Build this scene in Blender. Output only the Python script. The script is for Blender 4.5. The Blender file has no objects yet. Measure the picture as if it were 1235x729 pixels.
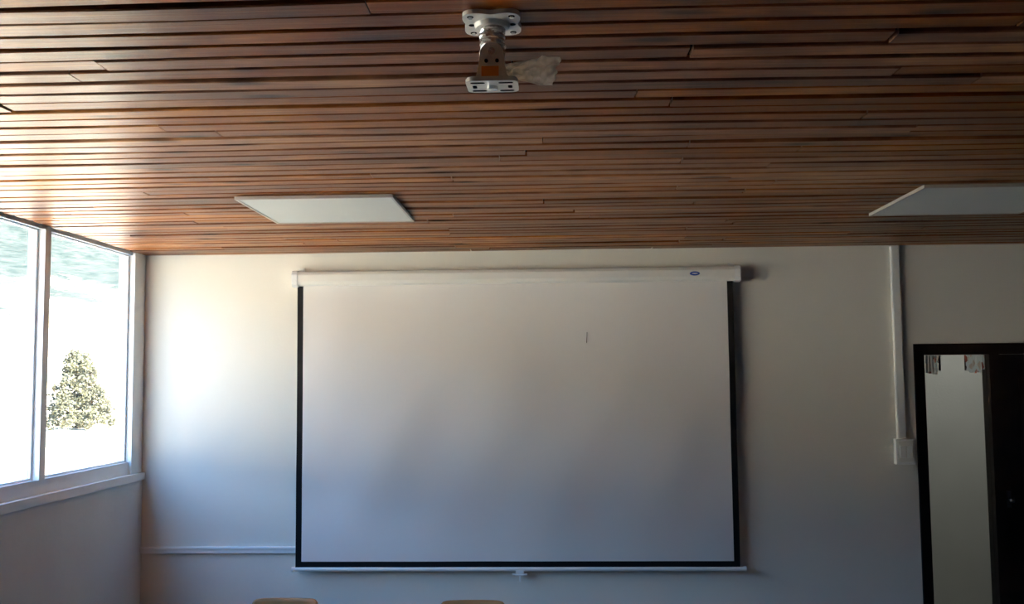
import bpy, math, random
from mathutils import Vector, Matrix, noise
random.seed(7)
scene = bpy.context.scene
scene.view_settings.view_transform = 'Standard'

# ------------------------------------------------------------------ camera
F = 1200.0; W, H = 1235.0, 729.0
roll = 0.0087
pitch = math.atan(92.9/F); yaw = math.atan(46.7/F*math.cos(pitch))
CAM = Vector((0, 0, 1.8))
R0 = Vector((math.cos(yaw), math.sin(yaw), 0))
FW = Vector((-math.sin(yaw)*math.cos(pitch), math.cos(yaw)*math.cos(pitch), math.sin(pitch)))
U0 = R0.cross(FW)
RR = R0*math.cos(roll) - U0*math.sin(roll)
UU = U0*math.cos(roll) + R0*math.sin(roll)
cd = bpy.data.cameras.new("camera"); cam = bpy.data.objects.new("camera", cd)
scene.collection.objects.link(cam)
m = Matrix((RR, UU, -FW)).transposed().to_4x4(); m.translation = CAM
cam.matrix_world = m
cd.sensor_fit = 'HORIZONTAL'; cd.sensor_width = 36; cd.lens = F*36/W
cd.clip_end = 2000; cd.clip_start = 0.02
scene.camera = cam

# survey helpers: measure where a line of sight meets a real plane of the room
def ray(px, py): return (RR*((px-W/2)/F) + UU*((H/2-py)/F) + FW)
def on_y(px, py, y=5.22):
    d = ray(px, py); t = (y-CAM.y)/d.y; return CAM + d*t
def on_z(px, py, z):
    d = ray(px, py); t = (z-CAM.z)/d.z; return CAM + d*t

YW = 5.22      # front wall
XL = -2.16     # left wall
XR = 4.2       # right wall
YB = -2.6      # back wall
ZC = 2.475     # ceiling

# ------------------------------------------------------------------ materials
def newmat(name):
    mt = bpy.data.materials.new(name); mt.use_nodes = True
    nt = mt.node_tree
    return mt, nt, nt.nodes, nt.links, nt.nodes["Principled BSDF"]
def simple(name, col, rough=0.5, metal=0.0, nscale=20, var=0.06, bump=0.0, bscale=200, spec=0.5):
    mt, nt, N, L, b = newmat(name)
    tc = N.new("ShaderNodeTexCoord"); no = N.new("ShaderNodeTexNoise")
    no.inputs["Scale"].default_value = nscale; no.inputs["Detail"].default_value = 4
    L.new(tc.outputs["Object"], no.inputs["Vector"])
    cr = N.new("ShaderNodeValToRGB")
    cr.color_ramp.elements[0].position = 0.3; cr.color_ramp.elements[1].position = 0.7
    cr.color_ramp.elements[0].color = tuple(c*(1-var) for c in col)+(1,)
    cr.color_ramp.elements[1].color = tuple(min(1, c*(1+var)) for c in col)+(1,)
    L.new(no.outputs["Fac"], cr.inputs["Fac"]); L.new(cr.outputs["Color"], b.inputs["Base Color"])
    b.inputs["Roughness"].default_value = rough; b.inputs["Metallic"].default_value = metal
    b.inputs["Specular IOR Level"].default_value = spec
    if bump > 0:
        n2 = N.new("ShaderNodeTexNoise"); n2.inputs["Scale"].default_value = bscale; n2.inputs["Detail"].default_value = 3
        L.new(tc.outputs["Object"], n2.inputs["Vector"])
        bp = N.new("ShaderNodeBump"); bp.inputs["Strength"].default_value = bump; bp.inputs["Distance"].default_value = 0.004
        L.new(n2.outputs["Fac"], bp.inputs["Height"]); L.new(bp.outputs["Normal"], b.inputs["Normal"])
    return mt

M_wall = simple("painted_plaster", (0.82, 0.785, 0.695), 0.8, nscale=1.6, var=0.02, bump=0.12, bscale=90, spec=0.2)
M_lwall = simple("painted_plaster_side", (0.78, 0.79, 0.77), 0.7, nscale=3, var=0.04, bump=0.35, bscale=70, spec=0.25)
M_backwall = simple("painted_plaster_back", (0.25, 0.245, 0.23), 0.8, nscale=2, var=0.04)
M_frame = simple("white_window_paint", (0.88, 0.89, 0.88), 0.4, nscale=8, var=0.03)
M_white = simple("white_enamel", (0.86, 0.84, 0.77), 0.35, nscale=5, var=0.02)
M_pvc = simple("white_pvc", (0.88, 0.88, 0.85), 0.4, nscale=5, var=0.02)
M_black = simple("black_border", (0.006, 0.006, 0.007), 0.8, nscale=30, spec=.2)
M_dark = simple("groove_dark", (0.005, 0.0025, 0.0015), 0.9, nscale=6, var=0.3, spec=.1)
M_doorwood = simple("dark_door_wood", (0.007, 0.0035, 0.003), 0.5, nscale=14, var=0.4, spec=.2)
M_chrome = simple("chrome_steel", (0.92, 0.90, 0.86), 0.20, 0.8, nscale=40, var=0.12, bump=0.6, bscale=70)
M_mount = simple("mount_brushed_metal", (0.93, 0.89, 0.81), 0.30, 0.12, nscale=40, var=0.08, bump=0.12, bscale=60)
M_orange = simple("orange_label", (1.0, 0.36, 0.05), 0.5, var=.02)
M_blue = simple("blue_badge", (0.04, 0.09, 0.38), 0.4)
M_diff = simple("panel_diffuser", (0.66, 0.68, 0.64), 0.4, nscale=3, var=0.02)
M_pframe = simple("panel_frame", (0.50, 0.47, 0.44), 0.35, 0.3, nscale=6, var=0.05)
M_metal = simple("grey_steel_tube", (0.12, 0.12, 0.13), 0.35, 0.8)
M_bark = simple("bark", (0.05, 0.04, 0.03), 0.9, nscale=3, var=0.3)
M_leaf = simple("olive_leaves", (0.042, 0.043, 0.022), 0.7, nscale=2.5, var=0.5)
M_house = simple("white_render", (0.75, 0.74, 0.70), 0.8)
M_roof = simple("pale_roof", (0.10, 0.095, 0.09), 0.7, nscale=2, var=0.1)
M_fab = simple("screen_fabric", (0.80, 0.767, 0.732), 0.85, nscale=2, var=0.015, spec=0.15)

def woodmat(name, c1, c2, rough):
    mt, nt, N, L, b = newmat(name)
    tc = N.new("ShaderNodeTexCoord"); mp = N.new("ShaderNodeMapping"); mp.inputs["Scale"].default_value = (2, 18, 18)
    no = N.new("ShaderNodeTexNoise"); no.inputs["Scale"].default_value = 3; no.inputs["Detail"].default_value = 6
    cr = N.new("ShaderNodeValToRGB"); cr.color_ramp.elements[0].color = c1+(1,); cr.color_ramp.elements[1].color = c2+(1,)
    cr.color_ramp.elements[0].position = .3; cr.color_ramp.elements[1].position = .7
    L.new(tc.outputs["Object"], mp.inputs["Vector"]); L.new(mp.outputs["Vector"], no.inputs["Vector"])
    L.new(no.outputs["Fac"], cr.inputs["Fac"]); L.new(cr.outputs["Color"], b.inputs["Base Color"])
    b.inputs["Roughness"].default_value = rough
    return mt
M_chairwood = woodmat("chair_plywood", (0.40, 0.18, 0.06), (0.54, 0.28, 0.10), 0.55)

# ceiling plank wood with varnish
def plankmat():
    mt, nt, N, L, b = newmat("varnished_pine_slats")
    at = N.new("ShaderNodeAttribute"); at.attribute_name = "pvar"
    sep = N.new("ShaderNodeSeparateColor"); L.new(at.outputs["Color"], sep.inputs["Color"])
    tc = N.new("ShaderNodeTexCoord")
    sc = N.new("ShaderNodeVectorMath"); sc.operation = 'SCALE'; sc.inputs["Scale"].default_value = 37.0
    L.new(at.outputs["Color"], sc.inputs[0])
    ad = N.new("ShaderNodeVectorMath"); ad.operation = 'ADD'
    L.new(tc.outputs["Object"], ad.inputs[0]); L.new(sc.outputs["Vector"], ad.inputs[1])
    def noise_(scale3, detail, rough=.6, dist=0.0, src=ad):
        mp = N.new("ShaderNodeMapping"); mp.inputs["Scale"].default_value = scale3
        L.new(src.outputs["Vector"] if src is ad else src.outputs["Object"], mp.inputs["Vector"])
        g = N.new("ShaderNodeTexNoise"); g.inputs["Scale"].default_value = 1.0; g.inputs["Detail"].default_value = detail
        g.inputs["Roughness"].default_value = rough; g.inputs["Distortion"].default_value = dist
        L.new(mp.outputs["Vector"], g.inputs["Vector"]); return g
    g = noise_((2.6, 60, 10), 7, .65, .6)
    g2 = noise_((4.0, 9, 1), 4, .6)
    g3 = noise_((1.0, 1.3, 1), 3, .6, 0, tc)
    def math_(op, a, bb):
        n = N.new("ShaderNodeMath"); n.operation = op
        for i, v in enumerate((a, bb)):
            if isinstance(v, (int, float)): n.inputs[i].default_value = v
            else: L.new(v, n.inputs[i])
        return n.outputs[0]
    cr = N.new("ShaderNodeValToRGB"); e = cr.color_ramp
    e.elements[0].color = (0.020, 0.0050, 0.0014, 1); e.elements[0].position = 0.0
    e.elements[1].color = (0.40, 0.175, 0.052, 1); e.elements[1].position = 1.0
    x = e.elements.new(0.5); x.color = (0.145, 0.044, 0.0092, 1)
    f = math_('ADD', math_('MULTIPLY', sep.outputs[0], 0.34), math_('MULTIPLY', g.outputs["Fac"], 0.70))
    f = math_('ADD', f, math_('MULTIPLY', g2.outputs["Fac"], 1.0))
    f = math_('ADD', f, math_('MULTIPLY', g3.outputs["Fac"], 0.85))
    f = math_('SUBTRACT', f, 0.95)
    L.new(f, cr.inputs["Fac"])
    hs = N.new("ShaderNodeHueSaturation")
    mr = N.new("ShaderNodeMapRange"); mr.inputs["To Min"].default_value = 0.82; mr.inputs["To Max"].default_value = 1.10
    L.new(sep.outputs[1], mr.inputs["Value"]); L.new(mr.outputs["Result"], hs.inputs["Saturation"])
    L.new(cr.outputs["Color"], hs.inputs["Color"])
    mp3 = N.new("ShaderNodeMapping"); mp3.inputs["Scale"].default_value = (3.4, 11.0, 0.01)
    L.new(ad.outputs["Vector"], mp3.inputs["Vector"])
    v = N.new("ShaderNodeTexVoronoi"); v.inputs["Scale"].default_value = 1.0
    L.new(mp3.outputs["Vector"], v.inputs["Vector"])
    kr = N.new("ShaderNodeValToRGB"); kr.color_ramp.elements[0].position = 0.06; kr.color_ramp.elements[1].position = 0.24
    kr.color_ramp.elements[0].color = (0.10, 0.08, 0.07, 1); kr.color_ramp.elements[1].color = (1, 1, 1, 1)
    L.new(v.outputs["Distance"], kr.inputs["Fac"])
    mx = N.new("ShaderNodeMix"); mx.data_type = 'RGBA'; mx.blend_type = 'MULTIPLY'; mx.inputs["Factor"].default_value = 1
    L.new(hs.outputs["Color"], mx.inputs[6]); L.new(kr.outputs["Color"], mx.inputs[7])
    L.new(mx.outputs[2], b.inputs["Base Color"])
    b.inputs["Specular IOR Level"].default_value = 0.18
    rr = N.new("ShaderNodeMapRange"); rr.inputs["To Min"].default_value = 0.28; rr.inputs["To Max"].default_value = 0.50
    L.new(g2.outputs["Fac"], rr.inputs["Value"]); L.new(rr.outputs["Result"], b.inputs["Roughness"])
    bp = N.new("ShaderNodeBump"); bp.inputs["Strength"].default_value = 0.35; bp.inputs["Distance"].default_value = 0.003
    L.new(g.outputs["Fac"], bp.inputs["Height"]); L.new(bp.outputs["Normal"], b.inputs["Normal"])
    return mt
M_plank = plankmat()

def tilemat():
    mt, nt, N, L, b = newmat("ceramic_floor_tiles")
    tc = N.new("ShaderNodeTexCoord"); br = N.new("ShaderNodeTexBrick")
    br.offset = 0; br.inputs["Scale"].default_value = 1.0
    br.inputs["Brick Width"].default_value = 0.4; br.inputs["Row Height"].default_value = 0.4; br.inputs["Mortar Size"].default_value = 0.005
    br.inputs["Color1"].default_value = (0.15, 0.165, 0.18, 1); br.inputs["Color2"].default_value = (0.175, 0.19, 0.205, 1)
    br.inputs["Mortar"].default_value = (0.10, 0.10, 0.10, 1)
    L.new(tc.outputs["Object"], br.inputs["Vector"]); L.new(br.outputs["Color"], b.inputs["Base Color"])
    b.inputs["Roughness"].default_value = 0.45
    return mt
M_floor = tilemat()

def glassmat(name, tint=(1, 1, 1), refl=0.05):
    mt = bpy.data.materials.new(name); mt.use_nodes = True
    nt = mt.node_tree; N = nt.nodes; L = nt.links; N.clear()
    o = N.new("ShaderNodeOutputMaterial"); t = N.new("ShaderNodeBsdfTransparent"); t.inputs["Color"].default_value = tint+(1,)
    g = N.new("ShaderNodeBsdfGlossy"); g.inputs["Roughness"].default_value = 0.02
    mx = N.new("ShaderNodeMixShader"); mx.inputs[0].default_value = refl
    L.new(t.outputs[0], mx.inputs[1]); L.new(g.outputs[0], mx.inputs[2]); L.new(mx.outputs[0], o.inputs[0])
    return mt
M_glass = glassmat("window_glass", (0.97, 0.99, 0.98), 0.04)
def plasticmat():
    mt = bpy.data.materials.new("clear_plastic_film"); mt.use_nodes = True
    nt = mt.node_tree; N = nt.nodes; L = nt.links; N.clear()
    o = N.new("ShaderNodeOutputMaterial"); t = N.new("ShaderNodeBsdfTransparent")
    g = N.new("ShaderNodeBsdfGlossy"); g.inputs["Roughness"].default_value = 0.3; g.inputs["Color"].default_value = (.9, .88, .82, 1)
    d = N.new("ShaderNodeBsdfDiffuse"); d.inputs["Color"].default_value = (.88, .79, .66, 1)
    tl = N.new("ShaderNodeBsdfTranslucent"); tl.inputs["Color"].default_value = (.88, .79, .66, 1)
    m0 = N.new("ShaderNodeMixShader"); m0.inputs[0].default_value = 0.5
    L.new(d.outputs[0], m0.inputs[1]); L.new(tl.outputs[0], m0.inputs[2])
    m1 = N.new("ShaderNodeMixShader"); m1.inputs[0].default_value = 0.78
    L.new(g.outputs[0], m1.inputs[1]); L.new(m0.outputs[0], m1.inputs[2])
    no = N.new("ShaderNodeTexNoise"); no.inputs["Scale"].default_value = 30
    tc = N.new("ShaderNodeTexCoord"); L.new(tc.outputs["Object"], no.inputs["Vector"])
    mr = N.new("ShaderNodeMapRange"); mr.inputs["From Min"].default_value = .35; mr.inputs["From Max"].default_value = .65
    mr.inputs["To Min"].default_value = 0.30; mr.inputs["To Max"].default_value = 0.65
    L.new(no.outputs["Fac"], mr.inputs["Value"])
    mx = N.new("ShaderNodeMixShader"); L.new(mr.outputs[0], mx.inputs[0])
    L.new(t.outputs[0], mx.inputs[1]); L.new(m1.outputs[0], mx.inputs[2]); L.new(mx.outputs[0], o.inputs[0])
    return mt
M_film = plasticmat()

def terrainmat():
    mt, nt, N, L, b = newmat("sunlit_valley_ground")
    g = N.new("ShaderNodeNewGeometry"); sp = N.new("ShaderNodeSeparateXYZ"); L.new(g.outputs["Position"], sp.inputs[0])
    mpz = N.new("ShaderNodeMapping"); mpz.inputs["Scale"].default_value = (1, 1, 3.5); L.new(g.outputs["Position"], mpz.inputs["Vector"])
    no = N.new("ShaderNodeTexNoise"); no.inputs["Scale"].default_value = 0.09; no.inputs["Detail"].default_value = 8; no.inputs["Roughness"].default_value = .75
    L.new(mpz.outputs["Vector"], no.inputs["Vector"])
    ad = N.new("ShaderNodeMath"); ad.operation = 'MULTIPLY_ADD'; ad.inputs[1].default_value = 44; L.new(no.outputs["Fac"], ad.inputs[0]); L.new(sp.outputs["Z"], ad.inputs[2])
    mr = N.new("ShaderNodeMapRange"); mr.inputs["From Min"].default_value = 32; mr.inputs["From Max"].default_value = 39
    L.new(ad.outputs[0], mr.inputs["Value"])
    n2 = N.new("ShaderNodeTexNoise"); n2.inputs["Scale"].default_value = 0.30; n2.inputs["Detail"].default_value = 9; n2.inputs["Roughness"].default_value = .8
    L.new(mpz.outputs["Vector"], n2.inputs["Vector"])
    cr = N.new("ShaderNodeValToRGB"); cr.color_ramp.elements[0].position = .40; cr.color_ramp.elements[1].position = .60
    cr.color_ramp.elements[0].color = (0.0165, 0.0245, 0.0240, 1); cr.color_ramp.elements[1].color = (0.043, 0.048, 0.046, 1)
    L.new(n2.outputs["Fac"], cr.inputs["Fac"])
    mx = N.new("ShaderNodeMix"); mx.data_type = 'RGBA'
    mx.inputs[6].default_value = (0.65, 0.56, 0.42, 1)
    L.new(cr.outputs["Color"], mx.inputs[7]); L.new(mr.outputs[0], mx.inputs["Factor"])
    L.new(mx.outputs[2], b.inputs["Base Color"]); b.inputs["Roughness"].default_value = 1.0
    b.inputs["Specular IOR Level"].default_value = 0.0
    return mt
M_terrain = terrainmat()

def papermat():
    mt, nt, N, L, b = newmat("coloured_paper")
    tc = N.new("ShaderNodeTexCoord"); mp = N.new("ShaderNodeMapping"); mp.inputs["Scale"].default_value = (70, 70, 30)
    v = N.new("ShaderNodeTexVoronoi"); L.new(tc.outputs["Object"], mp.inputs[0]); L.new(mp.outputs[0], v.inputs["Vector"])
    v.inputs["Scale"].default_value = 1
    sp = N.new("ShaderNodeSeparateColor"); L.new(v.outputs["Color"], sp.inputs[0])
    cr = N.new("ShaderNodeValToRGB"); cr.color_ramp.interpolation = 'CONSTANT'
    e = cr.color_ramp; e.elements[0].color = (.9, .95, .92, 1); e.elements[1].color = (.50, .13, .08, 1); e.elements[1].position = .88
    a = e.elements.new(.5); a.color = (.05, .04, .04, 1); a = e.elements.new(.68); a.color = (.80, .70, .58, 1)
    L.new(sp.outputs[0], cr.inputs[0]); L.new(cr.outputs[0], b.inputs["Base Color"])
    return mt
M_paper = papermat()
def emit(name, col, s):
    mt, nt, N, L, b = newmat(name)
    b.inputs["Emission Color"].default_value = col+(1,); b.inputs["Emission Strength"].default_value = s
    return mt
M_addedlamp = emit("added_hall_lamp_glow", (1, .96, .90), 7.5)  # emission of the added, unseen hallway light

# ------------------------------------------------------------------ mesh builder
class MB:
    def __init__(s): s.v = []; s.f = []; s.m = []; s.mats = []; s.sm = []
    def mi(s, mat):
        if mat not in s.mats: s.mats.append(mat)
        return s.mats.index(mat)
    def add(s, vs, fs, mat, smooth=False):
        o = len(s.v); s.v += [tuple(v) for v in vs]; k = s.mi(mat)
        for f in fs: s.f.append(tuple(i+o for i in f)); s.m.append(k); s.sm.append(smooth)
    def box(s, lo, hi, mat, T=None):
        x0, y0, z0 = lo; x1, y1, z1 = hi
        vs = [Vector(p) for p in ((x0,y0,z0),(x1,y0,z0),(x1,y1,z0),(x0,y1,z0),(x0,y0,z1),(x1,y0,z1),(x1,y1,z1),(x0,y1,z1))]
        if T is not None: vs = [T @ v for v in vs]
        s.add(vs, [(0,3,2,1),(4,5,6,7),(0,1,5,4),(1,2,6,5),(2,3,7,6),(3,0,4,7)], mat)
    def tube(s, pts, r, mat, seg=16, caps=True):
        pts = [Vector(p) for p in pts]; rs = r if isinstance(r, (list, tuple)) else [r]*len(pts)
        vs = []; n = len(pts); ref = None
        for i, p in enumerate(pts):
            d = (pts[min(i+1, n-1)]-pts[max(i-1, 0)]).normalized()
            if ref is None:
                ref = Vector((0,0,1)) if abs(d.z) < .9 else Vector((1,0,0))
            a = (ref - d*ref.dot(d)).normalized(); b = d.cross(a); ref = a
            for k in range(seg):
                t = 2*math.pi*k/seg; vs.append(p + (a*math.cos(t)+b*math.sin(t))*rs[i])
        fs = []
        for i in range(n-1):
            for k in range(seg):
                k2 = (k+1) % seg
                fs.append((i*seg+k, i*seg+k2, (i+1)*seg+k2, (i+1)*seg+k))
        s.add(vs, fs, mat, True)
        if caps:
            s.add(vs[:seg], [tuple(reversed(range(seg)))], mat); s.add(vs[-seg:], [tuple(range(seg))], mat)
    def prism(s, outline, T, depth, mat):
        n = len(outline)
        vs = [T @ Vector((u, v, 0)) for u, v in outline] + [T @ Vector((u, v, depth)) for u, v in outline]
        fs = [tuple(reversed(range(n))), tuple(range(n, 2*n))] + [(i, (i+1) % n, n+(i+1) % n, n+i) for i in range(n)]
        s.add(vs, fs, mat)
    def obj(s, name, bevel=0):
        me = bpy.data.meshes.new(name)
        me.from_pydata(s.v, [], s.f)
        for mt in s.mats: me.materials.append(mt)
        me.polygons.foreach_set("material_index", s.m); me.polygons.foreach_set("use_smooth", s.sm)
        me.update()
        ob = bpy.data.objects.new(name, me); scene.collection.objects.link(ob)
        if bevel:
            b = ob.modifiers.new("bevel", 'BEVEL'); b.width = bevel; b.segments = 2; b.limit_method = 'ANGLE'; b.angle_limit = math.radians(50)
        return ob

def rrect(w, h, r, n=6, cx=0, cy=0):
    pts = []
    for sx, sy, a0 in ((1,1,0), (-1,1,90), (-1,-1,180), (1,-1,270)):
        for i in range(n+1):
            a = math.radians(a0+90*i/n)
            pts.append((cx+sx*(w/2-r)+r*math.cos(a), cy+sy*(h/2-r)+r*math.sin(a)))
    return pts

# ------------------------------------------------------------------ door measurements
pj = on_y(1102, 440); DX0 = pj.x; DZ = on_y(1104, 415).z
GX0 = on_y(1114, 440).x; GX1 = on_y(1192, 440).x; GZ1 = on_y(1150, 428).z
DX1 = DX0 + 1.35
TH = 0.15
# ------------------------------------------------------------------ room shell
b = MB()
b.box((XL-TH, YW, 0), (DX0, YW+TH, ZC+.015), M_wall)
b.box((DX0, YW, DZ), (DX1, YW+TH, ZC+.015), M_wall)
b.box((DX1, YW, 0), (XR+TH, YW+TH, ZC+.015), M_wall)
b.obj("wall_front")
b = MB(); b.box((XR, YB, 0), (XR+TH, YW, ZC+.015), M_backwall); b.obj("wall_right")
b = MB(); b.box((XL-TH, YB-TH, 0), (XR+TH, YB, ZC+.015), M_backwall); b.obj("wall_back")
ZS = 1.34; WY0 = 1.55; WY1 = 5.20; ZT = 2.468
b = MB()
b.box((XL-TH, YB, 0), (XL, YW, ZS-.05), M_lwall)
b.box((XL-TH, YB, ZS-.05), (XL, WY0, ZC+.015), M_lwall)
b.obj("wall_left")
b = MB(); b.box((XL-TH, YB-TH, -0.12), (XR+TH, YW+TH, 0), M_floor)
b.box((XL-TH, YB-TH, -3.45), (XR+TH, YW+TH, -0.12), M_house); b.obj("floor")

# ------------------------------------------------------------------ window
b = MB()
x0, x1 = XL-0.07, XL-0.02
b.box((XL-TH-.03, WY0, ZS-.05), (XL+.014, WY1+.02, ZS-.012), M_frame)         # sill board
b.box((x0, WY0, ZS-.012), (x1, WY1+.02, ZS+.050), M_frame)                    # bottom rail
b.box((x0, WY0, ZT-.006), (x1, WY1+.02, ZC+.012), M_frame)                    # top rail
b.box((x0-.02, 5.085, ZS-.012), (x1+.015, YW, ZC+.012), M_frame)             # corner jamb
py = 4.16
ms = []
while py > WY0:
    ms.append(py); py -= 0.90
for y in ms:
    b.box((x0-.01, y, ZS+.050), (x1+.015, y+.050, ZT-.006), M_frame)
    b.box((x0, y+.050, ZS+.050), (x1-.012, y+.090, ZT-.006), M_frame)
ys = [WY0]+sorted(ms)+[5.085]
for i in range(len(ys)-1):
    ya = ys[i]+(.090 if i > 0 else 0); yb = ys[i+1]
    xs0, xs1 = x0+.015, x0+.035
    b.box((xs0, ya, ZS+.050), (xs1, yb, ZS+.060), M_frame)
    b.box((xs0, ya, ZT-.014), (xs1, yb, ZT-.006), M_frame)
    b.box((xs0, ya, ZS+.060), (xs1, ya+.008, ZT-.014), M_frame)
    b.box((xs0, yb-.016, ZS+.060), (xs1, yb, ZT-.014), M_frame)
    b.box((x0+.023, ya+.008, ZS+.060), (x0+.027, yb-.016, ZT-.014), M_glass)
b.obj("window_1")

# ------------------------------------------------------------------ ceiling of slats
PITCH = 0.0745; GAP = 0.0140
cb_v = []; cb_f = []; cb_c = []; cb_m = []
def addslat(xa, xb, ya, yb, zb, rnd):
    n = max(2, int((xb-xa)/0.22)); o = len(cb_v)
    ph = random.uniform(0, 100); amp = random.choice([.004, .005, .006, .010])
    e = 0.003
    for i in range(n+1):
        x = xa+(xb-xa)*i/n
        w = 0.022*noise.noise(Vector((x*0.7, ya*0.6, 1.3))) + amp*noise.noise(Vector((x*1.5+ph, 3, 0)))
        if ya > YW-.1: w = 0
        dz = 0.004*noise.noise(Vector((x*1.1+ph, 0, 7)))
        prof = [(ya+w, zb+.012), (ya+w, zb+e), (ya+w+e, zb), (yb+w-e, zb), (yb+w, zb+e), (yb+w, zb+.012)]
        for (y, z) in prof: cb_v.append((x, y, z+dz))
    for i in range(n):
        for k in range(5):
            a = o+i*6+k; cb_f.append((a, a+1, a+7, a+6)); cb_c.append(rnd); cb_m.append(0)
    for o2, rev in ((o, True), (o+n*6, False)):
        f = tuple(range(o2, o2+6)); cb_f.append(f if not rev else f[::-1]); cb_c.append(rnd); cb_m.append(0)
y = YB
while y < YW-0.004:
    yb = min(y+PITCH-GAP, YW-.002)
    x = XL+.001 - random.uniform(0, 2.0); xe = XR-.001
    while x < xe:
        ln = random.choice([0.9, 1.2, 1.8, 2.4, 2.4, 3.0])*random.uniform(.85, 1.1)
        xa = max(x, XL+.001); xb = min(x+ln, xe)
        if xb-xa > 0.08:
            dz = random.uniform(-.003, .002); dy = random.uniform(-.0022, .0022)
            rnd = (random.random(), random.random(), random.random(), 1)
            addslat(xa, xb-random.uniform(.002, .008), y+dy, yb+dy if yb < YW-.01 else yb, ZC+dz, rnd)
        x += ln
    y += PITCH
o = len(cb_v)
for p in ((XL-TH,YB-TH,ZC+.014),(XR+TH,YB-TH,ZC+.014),(XR+TH,YW+TH,ZC+.014),(XL-TH,YW+TH,ZC+.014),
          (XL-TH,YB-TH,ZC+.2),(XR+TH,YB-TH,ZC+.2),(XR+TH,YW+TH,ZC+.2),(XL-TH,YW+TH,ZC+.2)): cb_v.append(p)
for f in ((0,3,2,1),(4,5,6,7),(0,1,5,4),(1,2,6,5),(2,3,7,6),(3,0,4,7)):
    cb_f.append(tuple(i+o for i in f)); cb_c.append((0,0,0,1)); cb_m.append(1)
me = bpy.data.meshes.new("ceiling"); me.from_pydata(cb_v, [], cb_f)
me.materials.append(M_plank); me.materials.append(M_dark)
me.polygons.foreach_set("material_index", cb_m)
ca = me.color_attributes.new("pvar", 'FLOAT_COLOR', 'CORNER')
li = 0
for fi, f in enumerate(cb_f):
    for _ in f: ca.data[li].color = cb_c[fi]; li += 1
me.update()
scene.collection.objects.link(bpy.data.objects.new("ceiling", me))

# ------------------------------------------------------------------ ceiling light panels
def panel(x0, x1, y0, y1):
    b = MB(); z1 = ZC-.002; z0 = ZC-.014; w = .010
    b.box((x0, y0, z0), (x1, y0+w, z1), M_pframe); b.box((x0, y1-w, z0), (x1, y1, z1), M_pframe)
    b.box((x0, y0+w, z0), (x0+w, y1-w, z1), M_pframe); b.box((x1-w, y0+w, z0), (x1, y1-w, z1), M_pframe)
    b.box((x0+w, y0+w, z0+.002), (x1-w, y1-w, z1), M_diff)
    b.obj("ceiling_light_panel", bevel=.001)
zq = ZC-.014
pa = on_z(285, 240, zq); pb = on_z(497, 268, zq); pa2 = on_z(478, 239, zq); pb2 = on_z(330, 270, zq)
xl = (pa.x+pb2.x)/2; xr = (pa2.x+pb.x)/2
panel(xl, xr, (pa.y+pa2.y)/2, (pb.y+pb2.y)/2)
pc = on_z(1112, 227, zq); pd = on_z(1050, 261, zq)
panel((pc.x+pd.x)/2, (pc.x+pd.x)/2+.61, pc.y, pd.y)

# ------------------------------------------------------------------ projection screen
YS = YW-.050
sx0 = on_y(357.5, 515, YS).x; sx1 = on_y(888.5, 515, YS).x
sz1 = on_y(620, 341, YS).z; sz0 = on_y(620, 685, YS).z
b = MB()
bd = .031; nx, nz = 150, 90
def fabric(u, v):
    s_ = max(0.0, math.sin(math.pi*max(0.0, min(1, (1-v)*1.1))))
    env = max(.15, s_**.7)
    a = 0.0028*math.sin(2*math.pi*(u*3.1+v*0.5)) + 0.0016*math.sin(2*math.pi*(u*4.7-v*1.0)+1.2)
    a += 0.007*noise.noise(Vector((u*3.2+v*1.0, v*1.3, 4.0))) + 0.0044*noise.noise(Vector((u*9-v*3.5, v*2.0, 9)))
    a += 0.0024*noise.noise(Vector((u*14+v*6, v*2.5, 21)))
    return a*(0.25+.75*env)
def grid(xa, xb, za, zb, na, nb, mat, off=0):
    vs = []; fs = []
    for j in range(nb+1):
        for i in range(na+1):
            x = xa+(xb-xa)*i/na; z = za+(zb-za)*j/nb
            vs.append((x, YS+off+fabric((x-sx0)/(sx1-sx0), (z-sz0)/(sz1-sz0)), z))
    for j in range(nb):
        for i in range(na):
            k = j*(na+1)+i; fs.append((k, k+1, k+na+2, k+na+1))
    b.add(vs, fs, mat, True)
grid(sx0+bd, sx1-bd, sz0+bd, sz1+.03, nx, nz, M_fab)
grid(sx0, sx0+bd, sz0, sz1+.03, 2, nz, M_black); grid(sx1-bd, sx1, sz0, sz1+.03, 2, nz, M_black)
grid(sx0+bd, sx1-bd, sz0, sz0+bd, nx, 2, M_black)
c0 = on_y(708, 401, YS-.004); c1 = on_y(707.5, 414, YS-.004)
b.tube([(c0.x, c0.y-.002+fabric((c0.x-sx0)/(sx1-sx0), (c0.z-sz0)/(sz1-sz0)), c0.z), (c1.x, c1.y-.002+fabric((c1.x-sx0)/(sx1-sx0), (c1.z-sz0)/(sz1-sz0)), c1.z)], .0016, M_dark, 6)
hx0 = on_y(354, 335, YW-.08).x; hx1 = on_y(891, 328, YW-.08).x
hz1 = on_y(620, 324, YW-.09).z; hz0 = on_y(620, 341.5, YW-.09).z
hd = .080
prof = [(0, hz0+.006), (.012, hz0), (hd-.02, hz0), (hd-.006, hz0+.008), (hd, hz0+.022), (hd, hz1-.02), (hd-.008, hz1-.006), (hd-.022, hz1), (.004, hz1), (0, hz1-.004)]
def extr(xa, xb, pr, mat):
    n = len(pr); vs = [(xa, YW-.010-d, z) for d, z in pr]+[(xb, YW-.010-d, z) for d, z in pr]
    b.add(vs, [tuple(range(n)), tuple(reversed(range(n, 2*n)))]+[(i, n+i, n+(i+1) % n, (i+1) % n) for i in range(n)], mat)
extr(hx0+.02, hx1-.02, prof, M_white)
cz = (hz0+hz1)/2
def grow(pr, k): return [(hd/2+(d-hd/2)*(1+k*.5), cz+(z-cz)*(1+k)) for d, z in pr]
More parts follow.
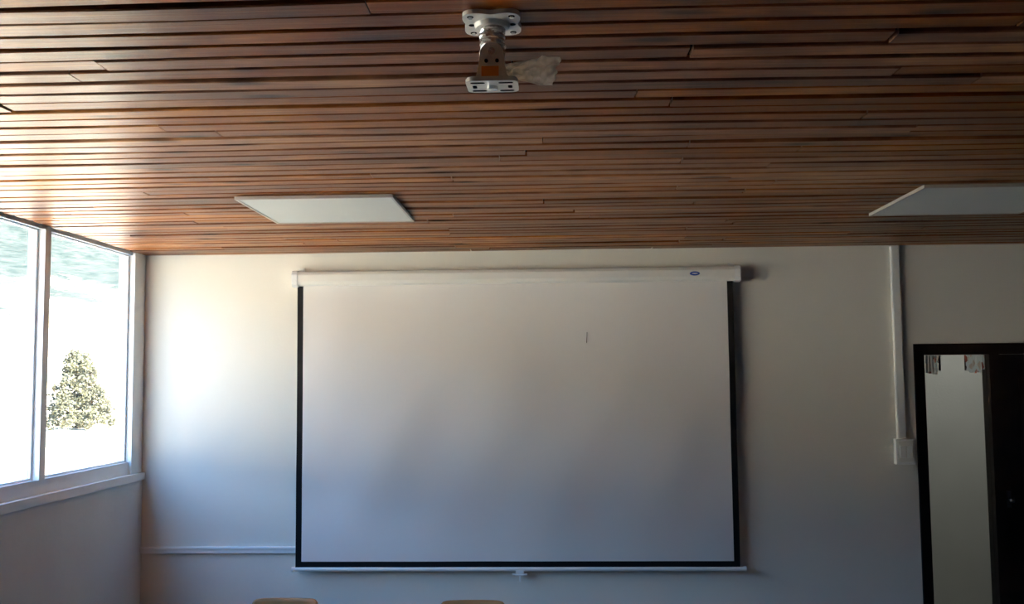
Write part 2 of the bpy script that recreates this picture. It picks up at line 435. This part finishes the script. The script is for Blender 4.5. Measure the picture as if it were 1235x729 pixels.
extr(hx0-.008, hx0+.022, grow(prof, .12), M_pvc); extr(hx1-.022, hx1+.008, grow(prof, .12), M_pvc)
b.box((hx0+.01, YW-.014, cz-.02), (hx0+.04, YW-.001, hz1+.022), M_pvc)
b.box((hx1-.04, YW-.014, cz-.02), (hx1-.01, YW-.001, hz1+.022), M_pvc)
bc = on_y(838, 330, YW-.092); n = 24
T = Matrix.Translation((bc.x, YW-.010-hd-.0015, bc.z)) @ Matrix.Rotation(math.radians(90), 4, 'X')
b.prism([(0.026*math.cos(2*math.pi*i/n), 0.011*math.sin(2*math.pi*i/n)) for i in range(n)], T, -.0015, M_blue)
b.prism([(0.015*math.cos(2*math.pi*i/n), 0.0022*math.sin(2*math.pi*i/n)) for i in range(n)], Matrix.Translation((0,-.0012,0)) @ T, .001, M_pvc)
bx0 = on_y(352, 688, YS).x; bx1 = on_y(900, 688, YS).x
b.tube([(bx0+.012, YS, sz0-.008), (bx1-.012, YS, sz0-.008)], .0105, M_pvc, 14)
b.tube([(bx0, YS, sz0-.008), (bx0+.014, YS, sz0-.008)], .013, M_pvc, 14)
b.tube([(bx1-.014, YS, sz0-.008), (bx1, YS, sz0-.008)], .013, M_pvc, 14)
hc = on_y(627, 694, YS)
b.box((hc.x-.02, YS-.014, sz0-.030), (hc.x+.02, YS-.004, sz0-.014), M_pvc)
b.tube([(hc.x-.038, YS-.008, sz0-.032), (hc.x-.018, YS-.01, sz0-.036), (hc.x+.018, YS-.01, sz0-.036), (hc.x+.038, YS-.008, sz0-.032)], .005, M_pvc, 8)
b.tube([(hc.x, YS-.009, sz0-.03), (hc.x+.002, YS-.009, sz0-.07)], .0035, M_pvc, 8)
b.obj("projection_screen")

# ------------------------------------------------------------------ raceways, switch
b = MB()
z = (on_y(260, 659, YW).z+on_y(260, 668, YW).z)/2
b.box((XL+.001, YW-.016, z-.017), (sx0+.35, YW-.0005, z+.017), M_pvc)
b.box((XL+.001, YW-.020, z+.004), (sx0+.35, YW-.0165, z+.015), M_pvc)
b.obj("trim_1", bevel=.002)
b = MB()
xa = on_y(1077, 420, YW).x; xb = on_y(1087, 420, YW).x
zs1 = on_y(1091, 529, YW).z; zs0 = on_y(1091, 560, YW).z
b.box((xa, YW-.024, zs1), (xb, YW-.0005, ZC-.006), M_pvc)
b.box((xa+.004, YW-.0265, zs1), (xb-.004, YW-.0242, ZC-.006), M_pvc)
b.obj("trim_2", bevel=.002)
b = MB()
xs0 = on_y(1080, 545, YW-.03).x; xs1 = on_y(1103, 545, YW-.03).x
b.box((xs0, YW-.042, zs0), (xs1, YW-.0005, zs1-.001), M_pvc)
cx = (xs0+xs1)/2; czz = (zs0+zs1)/2
b.box((xs0+.008, YW-.047, zs0+.012), (xs1-.008, YW-.0421, zs1-.012), M_white)
b.box((cx+.003, YW-.053, czz-.03), (xs1-.016, YW-.0471, czz+.03), M_pvc)
b.box((xs0+.016, YW-.053, czz-.03), (cx-.003, YW-.0471, czz+.03), M_pvc)
b.obj("light_switch", bevel=.0025)

# ------------------------------------------------------------------ door with glazed sidelight
b = MB(); ya, yb = YW-.012, YW+.08
b.box((DX0+.001, ya, 0.001), (GX0, yb, DZ-.001), M_doorwood)
b.box((GX0, ya, GZ1), (DX1-.05, yb, DZ-.001), M_doorwood)
b.box((DX1-.05, ya, 0.001), (DX1-.001, yb, DZ-.001), M_doorwood)
b.box((GX1, ya, 0.001), (GX1+.05, yb, GZ1), M_doorwood)
b.box((GX0, ya+.03, 0.001), (GX1, yb-.03, 0.12), M_doorwood)
b.box((GX0, YW+.025, 0.12), (GX1, YW+.030, GZ1), M_glass)
lx0, lx1 = GX1+.053, DX1-.053; l0, l1 = 0.008, GZ1-.001
b.box((lx0, YW+.012, l0), (lx1, YW+.052, l1), M_doorwood)
for (pa_, pb_) in ((.15, .85), (1.0, 1.78)):
    for xm in (0, 1):
        w = (lx1-lx0-.30)/2; xx = lx0+.10+xm*(w+.10)
        for (q0, q1, r0, r1) in ((xx, xx+w, pa_, pa_+.02), (xx, xx+w, pb_-.02, pb_), (xx, xx+.02, pa_+.02, pb_-.02), (xx+w-.02, xx+w, pa_+.02, pb_-.02)):
            b.box((q0, YW+.004, r0), (q1, YW+.012, r1), M_doorwood)
kz = on_y(1218, 603, YW).z; kx = on_y(1218, 603, YW).x
b.box((kx-.010, YW+.006, kz-.04), (kx+.010, YW+.012, kz+.04), M_metal)
b.tube([(kx, YW+.012, kz), (kx, YW-.012, kz), (kx, YW-.018, kz)], [.006, .006, .006], M_metal, 12)
b.tube([(kx, YW-.014, kz), (kx, YW-.020, kz), (kx, YW-.032, kz), (kx, YW-.037, kz)], [.007, .014, .014, .008], M_metal, 16)
b.obj("door_1")

b = MB(); hy = YW+TH+1.3
b.box((DX0-.7, YW+TH, -0.12), (XR+TH, hy+.1, 0), M_floor); b.obj("floor_hallway")
b = MB()
b.box((DX0-.7, hy, 0), (XR+TH, hy+.1, ZC), M_lwall)
b.box((DX0-.8, YW+TH, -.12), (DX0-.7, hy+.1, ZC), M_lwall)
b.box((XR+TH, YW+TH, -.12), (XR+TH+.1, hy+.1, ZC), M_lwall)
b.obj("wall_hallway")
b = MB(); b.box((DX0-.8, YW+TH, ZC), (XR+TH+.1, hy+.1, ZC+.12), M_lwall); b.obj("ceiling_hallway")
b = MB(); b.box((DX0+.2, YW+TH+.5, ZC-.05), (DX0+1.2, YW+TH+.62, ZC-.012), M_addedlamp)  # unseen lamp, added to brighten the hallway behind the sidelight
b.box((DX0+.17, YW+TH+.47, ZC-.012), (DX0+1.23, YW+TH+.65, ZC-.001), M_pvc); b.obj("added_hallway_lamp")
b = MB()
for (p0, p1) in ((1116, 1135), (1163, 1188)):
    q0 = on_y(p0, 431, YW+.02).x; q1 = on_y(p1, 431, YW+.02).x; k = 5
    for i in range(k):
        xa = q0+(q1-q0)*i/k; xb = q0+(q1-q0)*(i+.85)/k
        zt = GZ1-.002; zb = on_y(1150, 447+random.uniform(-4, 5), YW+.02).z
        b.box((xa, YW+.021, zb), (xb, YW+.0225, zt), M_paper)
b.obj("paper_garland")

# ------------------------------------------------------------------ projector ceiling mount
b = MB()
pc_ = on_z(593, 30, ZC-.012)
PY = pc_.y; PX = pc_.x+.001
T = Matrix.Translation((PX, PY, ZC-.012))
n = 96; out = []
for i in range(n):
    t = 2*math.pi*i/n
    c, s_ = math.cos(t), math.sin(t)
    sup = (abs(c)**5+abs(s_)**5)**(-1/5)
    lob = 1 - .10*(abs(math.cos(2*t))**6)
    out.append((.054*c*sup*lob, .060*s_*sup*lob))
b.prism(out, T, .009, M_mount)
for sx in (-1, 1):
    for sy in (-1, 0, 1):
        cc = Vector((PX+sx*.038, PY+sy*.042, ZC-.0125))
        b.tube([cc, cc+Vector((0,0,.001))], .0062, M_dark, 14)
        if sy: b.tube([cc-Vector((0,0,.003)), cc], .0042, M_chrome, 6)
b.tube([(PX, PY, ZC-.012), (PX, PY, ZC-.020)], [.034, .031], M_mount, 28)
pts = []; rs = []
for i in range(19):
    z = ZC-.018-.062*i/18; pts.append((PX+.001*math.sin(i*2.1), PY, z)); rs.append(.0235+.0020*math.sin(i*2.7)+.0010*math.sin(i*5.1))
b.tube(pts, rs, M_chrome, 22)
b.tube([(PX-.021, PY, ZC-.084), (PX+.021, PY, ZC-.084)], .013, M_chrome, 20)
def cheek(yc, th):
    o = []
    for i in range(13):
        t = math.pi*i/12; o.append((.022*math.cos(t), .024+.022*math.sin(t)))
    o += [(-.025, 0.0), (-.031, -.026), (.031, -.026), (.025, 0.0)]
    b.prism(o, Matrix.Translation((PX, yc, ZC-.100)) @ Matrix.Rotation(math.radians(90), 4, 'X'), th, M_mount)
cheek(PY-.024, .003); cheek(PY+.026, .003)
yy = PY-.0275
for (dx, dz, r) in ((0, -.072, .007), (-.010, -.090, .0035), (.010, -.090, .0035)):
    b.tube([(PX+dx, yy-.003, ZC+dz), (PX+dx, yy, ZC+dz)], r, M_dark if r < .005 else M_chrome, 12)
b.box((PX-.019, yy-.0015, ZC-.121), (PX+.013, yy-.0002, ZC-.100), M_orange)
zp = ZC-.131; hw, hl = .048, .046
TT = Matrix.Translation((PX, PY-.002, zp)) @ Matrix.Rotation(math.radians(3), 4, 'X')
b.prism(rrect(2*hw, 2*hl, .016), TT, .006, M_mount)
b.prism(rrect(2*hw-.004, 2*hl-.004, .015), TT @ Matrix.Translation((0,0,.006)), .003, M_mount)
for sx in (-1, 1):
    for sy in (-1, 1):
        b.prism(rrect(.027, .009, .0044, cx=sx*.026, cy=sy*.030), TT @ Matrix.Translation((0,0,-.0006)), .0005, M_dark)
    b.prism(rrect(.008, .020, .0039, cx=sx*.033), TT @ Matrix.Translation((0,0,-.0006)), .0005, M_dark)
b.prism(rrect(.020, .020, .0098), TT @ Matrix.Translation((0,0,-.006)), .006, M_chrome)
# crumpled plastic bag hanging off the right side
nu, nv = 22, 14; vs = []; fs = []
for lay in (0, 1):
    o_ = len(vs)
    for j in range(nv+1):
        for i in range(nu+1):
            u = i/nu; v = j/nv
            x = PX+.022+.097*u+.014*(v-.5)*u
            hgt = .024+.030*min(1, u*1.3)
            z = ZC-.104-.003*u+(v-.5)*hgt
            bulge = .012*math.sin(math.pi*v)*(1 if lay else -1)*(.4+.6*u)
            nn = noise.noise(Vector((u*5, v*3, 3+lay*5)))*.012+noise.noise(Vector((u*11, v*7, 3+lay*5)))*.003
            x += .008*noise.noise(Vector((v*5, lay, 2)))*u
            z += .004*noise.noise(Vector((u*5, v*3, 8)))
            vs.append((x, PY-.012+bulge+nn, z))
    for j in range(nv):
        for i in range(nu):
            k = o_+j*(nu+1)+i; fs.append((k, k+1, k+nu+2, k+nu+1))
b.add(vs, fs, M_film, False)
b.obj("projector_ceiling_mount")

# ------------------------------------------------------------------ chairs
def chair(px0, px1, pyt, yd):
    a = on_y(px0, pyt, yd); c = on_y(px1, pyt, yd)
    cx = (a.x+c.x)/2; w = (c.x-a.x)+.01; zt = a.z
    b = MB()
    nx_, nz_ = 24, 10; hb = .17
    vs = []; fs = []
    for side in (0, 1):
        for j in range(nz_+1):
            for i in range(nx_+1):
                u = i/nx_*2-1; v = j/nz_*2-1
                k = (abs(u)**9+abs(v)**9)**(1/9) if (u or v) else 1
                m_ = max(abs(u), abs(v)); s_ = (m_/k) if k > 0 else 1
                uu, vv = u*s_, v*s_
                x = cx+uu*w/2; z = zt-hb/2+vv*hb/2
                y = yd + .018*(1-uu*uu) - .02*(1-vv)*.3 + (.011 if side else 0)
                vs.append((x, y, z))
    no_ = (nx_+1)*(nz_+1)
    for side in (0, 1):
        for j in range(nz_):
            for i in range(nx_):
                k = side*no_+j*(nx_+1)+i; f = (k, k+1, k+nx_+2, k+nx_+1)
                fs.append(f if not side else f[::-1])
    bd_ = [i for i in range(nx_+1)]+[j*(nx_+1)+nx_ for j in range(1, nz_+1)]+[nz_*(nx_+1)+i for i in range(nx_-1, -1, -1)]+[j*(nx_+1) for j in range(nz_-1, 0, -1)]
    for i in range(len(bd_)):
        p, q = bd_[i], bd_[(i+1) % len(bd_)]
        fs.append((q, p, p+no_, q+no_))
    b.add(vs, fs, M_chairwood, True)
    sh = .42; sd = .36; hs = w/2+.02
    T = Matrix.Translation((cx, yd-.03-sd/2, sh)); b.prism(rrect(2*hs, sd, .05), T, .014, M_chairwood)
    for s_ in (-1, 1):
        x = cx+s_*(w/2-.035); xo = cx+s_*(w/2)
        b.tube([(x, yd+.030, zt-.03), (x, yd+.028, zt-.16), (x, yd+.012, sh+.03), (x, yd+.0, sh-.02), (xo, yd+.05, .012)], .0105, M_metal, 12)
        b.tube([(x, yd-.0, sh-.011), (x, yd-sd, sh-.011), (xo, yd-sd-.03, .012)], .0105, M_metal, 12)
        b.tube([(xo, yd+.05, 0.0), (xo, yd+.05, .02)], .013, M_black, 12)
        b.tube([(xo, yd-sd-.03, 0.0), (xo, yd-sd-.03, .02)], .013, M_black, 12)
    b.tube([(cx-w/2+.03, yd-sd+.05, sh-.011), (cx+w/2-.03, yd-sd+.05, sh-.011)], .009, M_metal, 10)
    b.tube([(cx-w/2+.035, yd+.006, sh-.02), (cx+w/2-.035, yd+.006, sh-.02)], .009, M_metal, 10)
    b.obj("school_chair")
chair(305, 382, 723.0, 4.9)
chair(532, 608, 725.5, 4.9)

# ------------------------------------------------------------------ outside
GZ = -3.4
TY = 42.0
c = on_y(95, 464, TY)
def terr(x, y):
    d = math.hypot(x+2, (y-5)*.8)
    t = max(0, d-70)/170; h = 56*min(1.35, t)**1.15
    kn = math.exp(-((x-c.x)**2+(y-c.y)**2)/(2*7.0**2))*(c.z-1.75-GZ)
    return GZ + h + kn + 3.0*noise.noise(Vector((x*.03, y*.03, 0)))*min(1, max(0, d-45)/60) + 0.9*noise.noise(Vector((x*.15, y*.15, 2)))*min(1, max(0, d-50)/60)
b = MB(); n1 = 150; vs = []; fs = []
for j in range(n1+1):
    for i in range(n1+1):
        x = -330+(330+60)*i/n1; y = -200+560*j/n1
        z = terr(x, y)
        if -14 < x < 16 and -14 < y < 18: z = min(z, GZ)-.02
        vs.append((x, y, z))
for j in range(n1):
    for i in range(n1):
        k = j*(n1+1)+i; fs.append((k, k+1, k+n1+2, k+n1+1))
b.add(vs, fs, M_terrain, True); b.obj("ground_outside")

tz = terr(c.x, TY)
b = MB()
b.tube([(c.x, TY, tz-.5), (c.x+.05, TY, tz+.4), (c.x, TY+.05, c.z-.3), (c.x+.05, TY, c.z+.9)], [.17, .13, .09, .02], M_bark, 10)
for i in range(16):
    a = random.uniform(0, 6.28); z = c.z-1.1+random.random()*1.7; r = random.uniform(.7, 1.25)
    b.tube([(c.x, TY, z-.4), (c.x+math.cos(a)*r*.5, TY+math.sin(a)*r*.5, z-.1), (c.x+math.cos(a)*r, TY+math.sin(a)*r, z+.15)], [.05, .035, .012], M_bark, 6)
vs = []; fs = []
blobs = []
for i in range(175):
    t = random.random()**1.35
    z = -1.65+2.95*t
    wr = 1.62*(1-t*.78)
    a = random.uniform(0, 6.28); r = wr*math.sqrt(random.random())
    blobs.append((Vector((math.cos(a)*r, math.sin(a)*r, z)), random.uniform(.16, .34)))
for bp_, br_ in blobs:
    for i in range(95):
        d = Vector((random.gauss(0, 1), random.gauss(0, 1), random.gauss(0, 1))).normalized()*br_*random.random()**.4
        p = Vector((c.x, TY, c.z))+bp_+d
        s_ = random.uniform(.035, .08)
        a = Vector((random.gauss(0,1), random.gauss(0,1), random.gauss(0,1))).normalized(); q = a.orthogonal().normalized()*s_*.6; a = a*s_
        o_ = len(vs); vs += [p-a, p+q, p+a, p-q]; fs.append((o_, o_+1, o_+2, o_+3))
b.add(vs, fs, M_leaf); b.obj("tree")

def house(cx, cy, w, l, h, rot):
    z0 = terr(cx, cy)-.5
    T = Matrix.Translation((cx, cy, z0)) @ Matrix.Rotation(rot, 4, 'Z'); b = MB()
    b.box((-w/2, -l/2, 0), (w/2, l/2, h), M_house, T)
    rh = w*.22; o = .4
    P = [T @ Vector(p) for p in ((-w/2-o, -l/2-o, h-.08), (w/2+o, -l/2-o, h-.08), (0, -l/2-o, h+rh), (-w/2-o, l/2+o, h-.08), (w/2+o, l/2+o, h-.08), (0, l/2+o, h+rh))]
    b.add(P, [(0, 1, 2), (5, 4, 3), (0, 2, 5, 3), (1, 4, 5, 2), (0, 3, 4, 1)], M_roof)
    for s_ in (-1, 1):
        b.box((s_*w/4-.5, -l/2-.03, h*.4), (s_*w/4+.5, -l/2-.002, h*.8), M_roof, T)
    b.obj("house")
house(-33, 52, 8, 7, 3.2, -.2)

# ------------------------------------------------------------------ light
sd = bpy.data.lights.new("sun", 'SUN'); sd.energy = 92; sd.angle = math.radians(.6); sd.color = (1, .905, .76)
so = bpy.data.objects.new("sun", sd); scene.collection.objects.link(so)
so.rotation_euler = (Vector((-.62, .25, -.85))).to_track_quat('-Z', 'Y').to_euler()
so.location = (20, -5, 30)

w = bpy.data.worlds.new("world"); scene.world = w; w.use_nodes = True
N = w.node_tree.nodes; L = w.node_tree.links; bg = N["Background"]
tc = N.new("ShaderNodeTexCoord"); sp = N.new("ShaderNodeSeparateXYZ"); cr = N.new("ShaderNodeValToRGB")
cr.color_ramp.elements[0].position = 0.0; cr.color_ramp.elements[0].color = (.53, .76, 1, 1)
cr.color_ramp.elements[1].position = 0.6; cr.color_ramp.elements[1].color = (.19, .45, 1, 1)
L.new(tc.outputs["Generated"], sp.inputs[0]); L.new(sp.outputs["Z"], cr.inputs[0]); L.new(cr.outputs[0], bg.inputs[0])
bg.inputs[1].default_value = 8.8
pd_ = bpy.data.lights.new("window_portal", 'AREA'); pd_.shape = 'RECTANGLE'; pd_.size = WY1-WY0; pd_.size_y = ZT-ZS
pd_.cycles.is_portal = True
po = bpy.data.objects.new("window_portal", pd_); scene.collection.objects.link(po)
po.matrix_world = Matrix(((0, 0, -1, XL-.16), (1, 0, 0, (WY0+WY1)/2), (0, -1, 0, (ZS+ZT)/2), (0, 0, 0, 1)))
